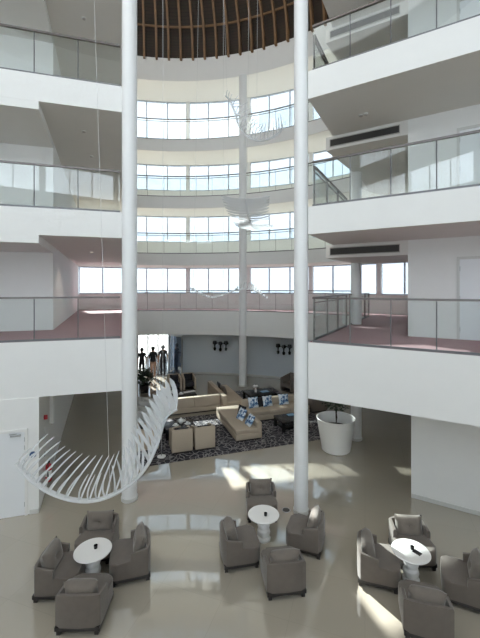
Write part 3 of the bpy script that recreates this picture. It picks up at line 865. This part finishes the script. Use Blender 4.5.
for i in range(7): tube(bm, [(0, 0, .12), (.06 * math.cos(i * 2.4), .06 * math.sin(i * 2.4), .26)], .005, 5)
obj('stems', bm, M['leaf'], t)

# small standing lamp at the rug's edge
t = thing('standing_lamp', 'slim white standing lamp with round base on the rug edge', 'lamp', (-2.57, 11.95, ZR))
obj('base', lathe(B(), [(0, 0), (.14, 0), (.14, .015), (.03, .03), (0, .03)], 28), M['lampglass'], t)
bm = B(); tube(bm, [(0, 0, .02), (0, 0, 1.2)], .013); obj('pole', bm, M['steel'], t)
obj('lamp_head', lathe(B(), [(0, 1.17), (.085, 1.18), (.10, 1.21), (.07, 1.235), (0, 1.24)], 24), M['lampglass'], t)

# planter with small tree
def leafball(bm, c, r, nl, sz):
    for i in range(nl):
        d = Vector((random.gauss(0, 1), random.gauss(0, 1), random.gauss(0, .9))).normalized() * r * random.uniform(.35, 1)
        p = Vector(c) + d
        a = Vector((random.uniform(-1, 1), random.uniform(-1, 1), random.uniform(-.6, .6))).normalized(); b = a.cross(Vector((random.uniform(-1, 1), random.uniform(-1, 1), random.uniform(-1, 1)))).normalized()
        s = sz * random.uniform(.7, 1.3); nn = a.cross(b) * s * .18
        v = [bm.verts.new(p - a * s), bm.verts.new(p + b * s * .35 + nn), bm.verts.new(p + a * s), bm.verts.new(p - b * s * .35 + nn)]
        bm.faces.new(v[:3]); bm.faces.new((v[0], v[2], v[3]))
t = thing('planter_tree', 'large white tapered planter with a dark small tree beside the column', 'potted plant', (3.28, 12.48, 0))
obj('planter', lathe(B(), [(0, 0), (.44, 0), (.475, .03), (.50, .2), (.645, 1.07), (.66, 1.10), (.64, 1.115), (.61, 1.10), (.55, .72), (0, .72)], 56), M['planter'], t)
obj('soil', lathe(B(), [(0, .75), (.55, .735)], 32), M['soil'], t)
bm = B(); tube(bm, [(0, 0, .70), (.02, .01, 1.1), (-.01, 0, 1.5), (.02, 0, 2.0)], .035, 10, r2=.02); obj('trunk', bm, M['bark'], t)
bm = B(); leafball(bm, (0, 0, 1.95), .62, 1500, .07); fo = obj('foliage', bm, M['leaf'], t)

t = thing('potted_shrub', 'dark leafy shrub in a pot beyond the sculpture by the left column', 'potted plant', (-5.05, 19.3, 0))
obj('pot', lathe(B(), [(0, 0), (.2, 0), (.26, .42), (.28, .45), (.25, .45), (.23, .36), (0, .36)], 28), M['black'], t)
bm = B(); leafball(bm, (0, 0, .85), .5, 800, .08); obj('foliage', bm, M['leaf'], t)
bm = B(); tube(bm, [(0, 0, .35), (.02, 0, .8)], .03); obj('stem', bm, M['bark'], t)

# ------------------------------------------------------------------ opening to the terrace: open door leaf, bar counter, people
a0 = -4.75; pA = Vector(arcpts(C0, RO - .02, a0, a0, 1)[0])
t = thing('glass_door', 'open glass door leaf, bluish reflection put in its tint, at the terrace opening', 'door', (pA.x, pA.y, 0), math.atan2(-.95, 1.04))
bm = B(); box(bm, 0, .07, -.03, .03, 0, 2.6); box(bm, 1.33, 1.40, -.03, .03, 0, 2.6); box(bm, .07, 1.33, -.03, .03, 0, .1); box(bm, .07, 1.33, -.03, .03, 2.5, 2.6); obj('door_frame', bm, M['steel'], t)
obj('glass_pane', box(B(), .07, 1.33, -.006, .006, .1, 2.5), M['doorglass'], t)
obj('door_handle', box(B(), 1.24, 1.27, -.07, .07, .9, 1.3, .005), M['steel'], t)
bm = B()
for a in (-7.4, -9.9, -12.4): ring_box(bm, a - .14, a + .14, RO + .02, RO + .1, 0, FL[0] - TH[0], 1)
ring_box(bm, -13.5, -4.6, RO + .02, RO + .1, FL[0] - TH[0] - .09, FL[0] - TH[0])
struct('window_6', bm, M['mullion'], label='slim framed glazing between the lounge and the terrace') ; win6 = bpy.data.objects['window_6']
bm = B(); ring_box(bm, -13.5, -4.6, RO + .055, RO + .067, 0, FL[0] - TH[0] - .09); obj('pane', bm, M['winglass'], win6)
t = thing('bar_counter', 'grey bar counter on the bright terrace beyond the people', 'counter', (-5.55, 24.45, -.02))
obj('body', box(B(), -.72, .72, -.3, .3, 0, 1.03), M['counter'], t)
obj('worktop', box(B(), -.78, .78, -.36, .36, 1.03, 1.08, .01), M['steel'], t)
obj('front_panel', box(B(), -.66, .66, -.325, -.3, .12, .95, .008), M['counter'], t)

def person(lab, loc, rot, h, cloth, leg_mat, pose):
    t = thing('person', lab, 'person', loc, rot, None)
    s = h / 1.75
    J = {'pel': (0, 0, .95), 'sp': (0, .01, 1.18), 'ch': (0, .0, 1.38), 'nk': (0, 0, 1.50), 'hd0': (0, .01, 1.58), 'hd1': (0, .02, 1.69),
         'sl': (.17, 0, 1.43), 'sr': (-.17, 0, 1.43), 'hl': (.09, 0, .90), 'hr': (-.09, 0, .90),
         'kl': (.10, .03, .50), 'kr': (-.10, .03, .50), 'al': (.10, -.02, .09), 'ar': (-.10, -.02, .09), 'fl': (.11, .14, .035), 'fr': (-.11, .14, .035)}
    J.update(pose)
    rad = {'pel': .135, 'sp': .115, 'ch': .135, 'nk': .055, 'hd0': .075, 'hd1': .095, 'sl': .065, 'sr': .065, 'hl': .095, 'hr': .095, 'kl': .06, 'kr': .06, 'al': .042, 'ar': .042, 'fl': .035, 'fr': .035,
           'el': .044, 'er': .044, 'wl': .03, 'wr': .03, 'tl': .024, 'tr': .024}
    E_ = [('pel', 'sp'), ('sp', 'ch'), ('ch', 'nk'), ('nk', 'hd0'), ('hd0', 'hd1'), ('ch', 'sl'), ('ch', 'sr'), ('sl', 'el'), ('el', 'wl'), ('wl', 'tl'), ('sr', 'er'), ('er', 'wr'), ('wr', 'tr'),
          ('pel', 'hl'), ('pel', 'hr'), ('hl', 'kl'), ('kl', 'al'), ('al', 'fl'), ('hr', 'kr'), ('kr', 'ar'), ('ar', 'fr')]
    keys = list(J); me = bpy.data.meshes.new('body')
    me.from_pydata([Vector(J[k]) * s for k in keys], [(keys.index(a), keys.index(b)) for a, b in E_], [])
    o = bpy.data.objects.new('body', me); COL.objects.link(o)
    md = o.modifiers.new('skin', 'SKIN'); sv = me.skin_vertices[0].data
    for i, k in enumerate(keys): r = rad[k] * s * (1.12 if k not in ('hd0', 'hd1', 'nk', 'tl', 'tr', 'wl', 'wr') else 1); sv[i].radius = (r, r * .8 if k in ('pel', 'sp', 'ch') else r); sv[i].use_root = (k == 'pel')
    o.modifiers.new('sub', 'SUBSURF').levels = 2; o.modifiers['sub'].render_levels = 2
    dg = bpy.context.evaluated_depsgraph_get(); me2 = bpy.data.meshes.new_from_object(o.evaluated_get(dg)); o.modifiers.clear(); o.data = me2
    for mm in (M['skin'], M[cloth], M[leg_mat], M['black']): me2.materials.append(mm)
    for f in me2.polygons:
        z = f.center.z / s; f.use_smooth = True
        f.material_index = 0 if z > 1.49 else 1 if z > .92 else 2 if z > .09 else 3
        if abs(f.center.x / s) > .2 and z < 1.22 and z > .7: f.material_index = 0
    o.parent = t
    bm = B(); bmesh.ops.create_icosphere(bm, subdivisions=3, radius=.115 * s, matrix=Matrix.Translation((0, .0, 1.68 * s)) @ Matrix.Diagonal((.95, 1.05, 1.08, 1)))
    bmesh.ops.delete(bm, geom=[v for v in bm.verts if v.co.z < 1.66 * s and v.co.y > -.01 * s], context='VERTS'); obj('hair', bm, M['hair'], o)
    bm = B()
    for sx in (-1, 1): bmesh.ops.create_icosphere(bm, subdivisions=1, radius=.013 * s, matrix=Matrix.Translation((sx * .032 * s, .095 * s, 1.645 * s)))
    obj('eyes', bm, M['black'], o)
    bm = B(); bmesh.ops.create_cone(bm, segments=8, radius1=.018 * s, radius2=.006 * s, depth=.035 * s, matrix=Matrix.Translation((0, .112 * s, 1.615 * s)) @ Matrix.Rotation(R(-60), 4, 'X')); obj('nose', bm, M['skin'], o)
    for sd in ('l', 'r'):
        bm = B(); wv = Vector(J['t' + sd]) * s; dv = (Vector(J['t' + sd]) - Vector(J['w' + sd])).normalized(); side = dv.cross(Vector((0, 0, 1))); side = side.normalized() if side.length > .1 else Vector((1, 0, 0)); nb = dv.cross(side)
        for i in range(4):
            st = wv + side * (.013 * (i - 1.5)) * s; ln = (.07, .08, .075, .058)[i] * s
            tube(bm, [st - dv * .02 * s, st + dv * ln * .5, st + dv * ln * .85 + nb * .02 * s], .008 * s, 6, r2=.006 * s)
        tube(bm, [wv - dv * .03 * s, wv + side * .035 * s + dv * .0, wv + side * .045 * s + dv * .03 * s], .009 * s, 6)
        obj('hand', bm, M['skin'], o)
    return t
arms_d = {'el': (.25, -.02, 1.15), 'wl': (.25, .06, .92), 'tl': (.25, .09, .84), 'er': (-.25, -.02, 1.15), 'wr': (-.25, .06, .92), 'tr': (-.25, .09, .84)}
arms_f = {'el': (.24, .03, 1.15), 'wl': (.16, .27, 1.18), 'tl': (.13, .35, 1.2), 'er': (-.24, .03, 1.15), 'wr': (-.14, .27, 1.12), 'tr': (-.1, .35, 1.13)}
person('person in black clothes standing at the left of the terrace opening', (-6.05, 22.5, 0), R(20), 1.80, 'cloth_black', 'cloth_black', arms_d)
person('person with bare legs in a dark dress, back to the lounge, before the counter', (-5.36, 22.5, 0), R(-5), 1.88, 'cloth_dark', 'skin', arms_f)
person('person in dark trousers leaning at the right end of the counter', (-4.84, 22.95, 0), R(20), 1.9, 'cloth_dark', 'cloth_black', arms_d)

# ------------------------------------------------------------------ hanging rib sculptures
def interp(pts, n):
    pts = [Vector(p) for p in pts]; out = []
    N = len(pts)
    for i in range(n):
        t = i / (n - 1) * (N - 1); k = min(int(t), N - 2); f = t - k
        p0, p1, p2, p3 = pts[max(k - 1, 0)], pts[k], pts[k + 1], pts[min(k + 2, N - 1)]
        out.append(.5 * ((2 * p1) + (p2 - p0) * f + (2 * p0 - 5 * p1 + 4 * p2 - p3) * f * f + (3 * p1 - p0 - 3 * p2 + p3) * f ** 3))
    return out
def blade(base, tip, bend, wdir, w0, w1, th=.007, n=7):
    bm = B(); base = Vector(base); tip = Vector(tip); mid = (base + tip) / 2 + Vector(bend); rings = []
    for i in range(n + 1):
        t = i / n; p = base * (1 - t) ** 2 + mid * 2 * t * (1 - t) + tip * t * t
        tg = (2 * (1 - t) * (mid - base) + 2 * t * (tip - mid)).normalized()
        wd = (Vector(wdir) - tg * Vector(wdir).dot(tg)).normalized(); nn = tg.cross(wd)
        w = (w0 + (w1 - w0) * t) * (1 if t < .8 else math.sqrt(max(.06, 1 - ((t - .8) / .2) ** 2)))
        rings.append([bm.verts.new(p + wd * x * w / 2 + nn * y * th / 2) for x, y in ((-1, -1), (1, -1), (1, 1), (-1, 1))])
    for a, b in zip(rings, rings[1:]):
        for q in range(4): bm.faces.new((a[q], a[(q + 1) % 4], b[(q + 1) % 4], b[q]))
    bm.faces.new(rings[0]); bm.faces.new(rings[-1][::-1])
    return bm
def dome_z(x, y):
    r = math.hypot(x - C0[0], y - C0[1]) / (RI + .35); return 18.8 + DH * math.sqrt(max(0, 1 - r * r)) - .05
def sculpture(label, spine, ribs, r0, wires, spine_flat=1.8):
    o0 = Vector(spine[len(spine) // 2])
    t = thing('hanging_sculpture', label, 'sculpture', o0, 0, 'hanging white rib sculptures')
    bm = tube(B(), [Vector(p) - o0 for p in spine], r0, 8, flat=spine_flat); obj('spine', bm, M['acrylic'], t)
    for base, tip, bend, wdir, w0, w1 in ribs:
        obj('rib', blade(Vector(base) - o0, Vector(tip) - o0, bend, wdir, w0, w1), M['acrylic'], t)
    for b, top in wires:
        bm = tube(B(), [Vector(b) - o0, Vector(top) - o0], 0.003, 5); obj('suspension_wire', bm, M['wire'], t)
    return t

# 1: the large one, lower left
Y1 = 6.1
sp = interp([W(x, y, Y1 + d) for x, y, d in ((17, 463, .25), (24, 472, .2), (36, 483, .1), (52, 493, 0), (74, 500, -.05), (96, 500, -.05), (116, 493, 0), (134, 481, .05), (148, 464, .1), (157, 444, .15), (162, 427, .2), (168, 415, .22), (177, 409, .25))], 60)
tips = interp([W(x, y, Y1) for x, y in ((40, 440), (52, 446), (60, 455), (70, 459), (82, 463), (94, 463), (105, 463), (114, 458), (122, 449), (130, 440), (133, 427), (137, 417), (144, 405), (151, 396), (158, 387), (167, 382))], 27)
ribs = []
for i in range(27):
    f = i / 26; k = int(2 + f * 55); b = sp[k]; tg = (sp[min(k + 1, 59)] - sp[k - 1]).normalized()
    tip = tips[i]
    for s in (-1, 1):
        tp = tip + Vector((0, s * (.30 - .1 * abs(f - .5)), 0)); out = (tip - b)
        if s == -1: tp = b + (tp - b) * .92
        bend = Vector((0, s * .12, 0)) - tg * (.07 if f < .5 else -.10) - out * .06
        ribs.append((b, tp, bend, tg, (.03 + .06 * max(0, f - .5) * 2), (.022 + .05 * max(0, f - .5) * 2)))
w_top = W(83, 0, 6.1); dirw = (w_top - W(91, 462, 6.1)); k = 1.55
sculpture('large crescent shaped white rib sculpture hanging low at the left', sp, ribs, .03,
          [(sp[28], W(91, 462, 6.1) + dirw * 2.62), (sp[50], Vector((sp[50].x, sp[50].y, dome_z(sp[50].x, sp[50].y))))])
# 2: upper, seen at an angle
Y2 = 10.5
sp = interp([W(x, y, Y2 + d) for x, y, d in ((226, 96, .5), (230, 101, .4), (235, 113, .2), (238, 124, .1), (243, 132, 0), (250, 138, -.2), (259, 141, -.4), (269, 139, -.7), (278, 134, -1.0), (283, 128, -1.2))], 48)
ribs = []
for i in range(20):
    f = i / 19; k = int(2 + f * 44); b = sp[k]; tg = (sp[min(k + 1, 47)] - sp[k - 1]).normalized()
    ln = .30 + .28 * math.sin(f * math.pi)
    if f < .12: ln *= .6
    nrm = Vector((.85 - .75 * f, 0, .42 + .6 * f)).normalized()
    for s in (-1, 1):
        tp = b + nrm * ln * (1 if s > 0 else .75) + Vector((.10 * s, s * .26, .02))
        ribs.append((b, tp, Vector((0, s * .1, 0)) - nrm * .05, tg, .035, .018))
sculpture('white rib sculpture hanging highest, near the fourth gallery windows', sp, ribs, .022,
          [(sp[30], Vector((sp[30].x + .1, sp[30].y, dome_z(sp[30].x + .1, sp[30].y)))), (sp[2], Vector((sp[2].x - .5, sp[2].y, dome_z(sp[2].x - .5, sp[2].y))))])
# 3: seen end-on
sp = interp([W(x, y, d) for x, y, d in ((245.5, 199, 9.3), (246.5, 206, 9.6), (248, 214, 10.0), (250, 221, 10.6), (252, 226, 11.1), (257, 229, 11.5), (258.5, 225, 11.9))], 36)
ribs = []
for i in range(17):
    f = i / 16; k = int(1 + f * 32); b = sp[k]; tg = (sp[min(k + 1, 35)] - sp[k - 1]).normalized()
    ln = .62 - .12 * f
    for s in (-1, 1):
        tp = b + Vector((s * ln, .02, .09 - .05 * f)); ribs.append((b, tp, Vector((0, 0, -.07)), tg, .14, .12))
sculpture('white rib sculpture seen end-on with ribs spread to both sides, second gallery height', sp, ribs, .018,
          [(sp[8], Vector((sp[8].x + .15, sp[8].y, dome_z(sp[8].x + .15, sp[8].y))))])
# 4: side-on wave at first gallery windows
Y4 = 9.8
sp = interp([W(x, y, Y4) for x, y in ((190, 287.5), (197, 291.5), (206, 295.5), (215, 296.5), (225, 294), (235, 290.5), (244, 288.5), (252, 289.5), (259, 293), (266, 298))], 48)
ribs = []
for i in range(28):
    f = i / 27; k = int(1 + f * 45); b = sp[k]; tg = (sp[min(k + 1, 47)] - sp[k - 1]).normalized()
    up = .16 * math.exp(-((f - .72) / .16) ** 2) - .05 * math.exp(-((f - .25) / .2) ** 2)
    for s in (-1, 1):
        ribs.append((b, b + Vector((.03, s * .42, up + .02)), Vector((0, 0, -.04)), tg, .06, .03))
sculpture('white wave shaped rib sculpture side-on before the first gallery windows', sp, ribs, .016,
          [(sp[20], Vector((sp[20].x + .0, sp[20].y, dome_z(sp[20].x, sp[20].y)))), (sp[3], Vector((W(197, 0, Y4).x + .25, Y4, dome_z(-1.0, Y4))))])

# ------------------------------------------------------------------ light, world, camera
w = bpy.data.worlds.new('sky'); S.world = w; w.use_nodes = True
nt = w.node_tree; bg = nt.nodes['Background']
bg.inputs[0].default_value = (.87, .935, 1.0, 1); bg.inputs[1].default_value = 2.2
sun = bpy.data.lights.new('sun', 'SUN'); sun.energy = 34; sun.angle = R(.6); sun.color = (1, .93, .82)
so = bpy.data.objects.new('sun', sun); COL.objects.link(so)
sd = Vector((.52, -.855, -.672)).normalized()
so.rotation_euler = sd.to_track_quat('-Z', 'Y').to_euler()

cam = bpy.data.cameras.new('camera'); co = bpy.data.objects.new('camera', cam); COL.objects.link(co)
co.location = (0, 0, EYE); co.rotation_euler = (R(90), 0, 0)
cam.sensor_fit = 'HORIZONTAL'; cam.sensor_width = 36; cam.lens = F / 480 * 36
cam.shift_y = -(319 - H0) / 480; cam.clip_end = 300
S.camera = co
S.view_settings.view_transform = 'Standard'; S.view_settings.look = 'None'; S.view_settings.gamma = 1; S.view_settings.exposure = 1.38
S.cycles.use_denoising = True
S.cycles.max_bounces = 14; S.cycles.diffuse_bounces = 8; S.cycles.glossy_bounces = 5; S.cycles.transparent_max_bounces = 32; S.cycles.transmission_bounces = 8
S.cycles.sample_clamp_indirect = 6
S.cycles.caustics_reflective = False; S.cycles.caustics_refractive = False
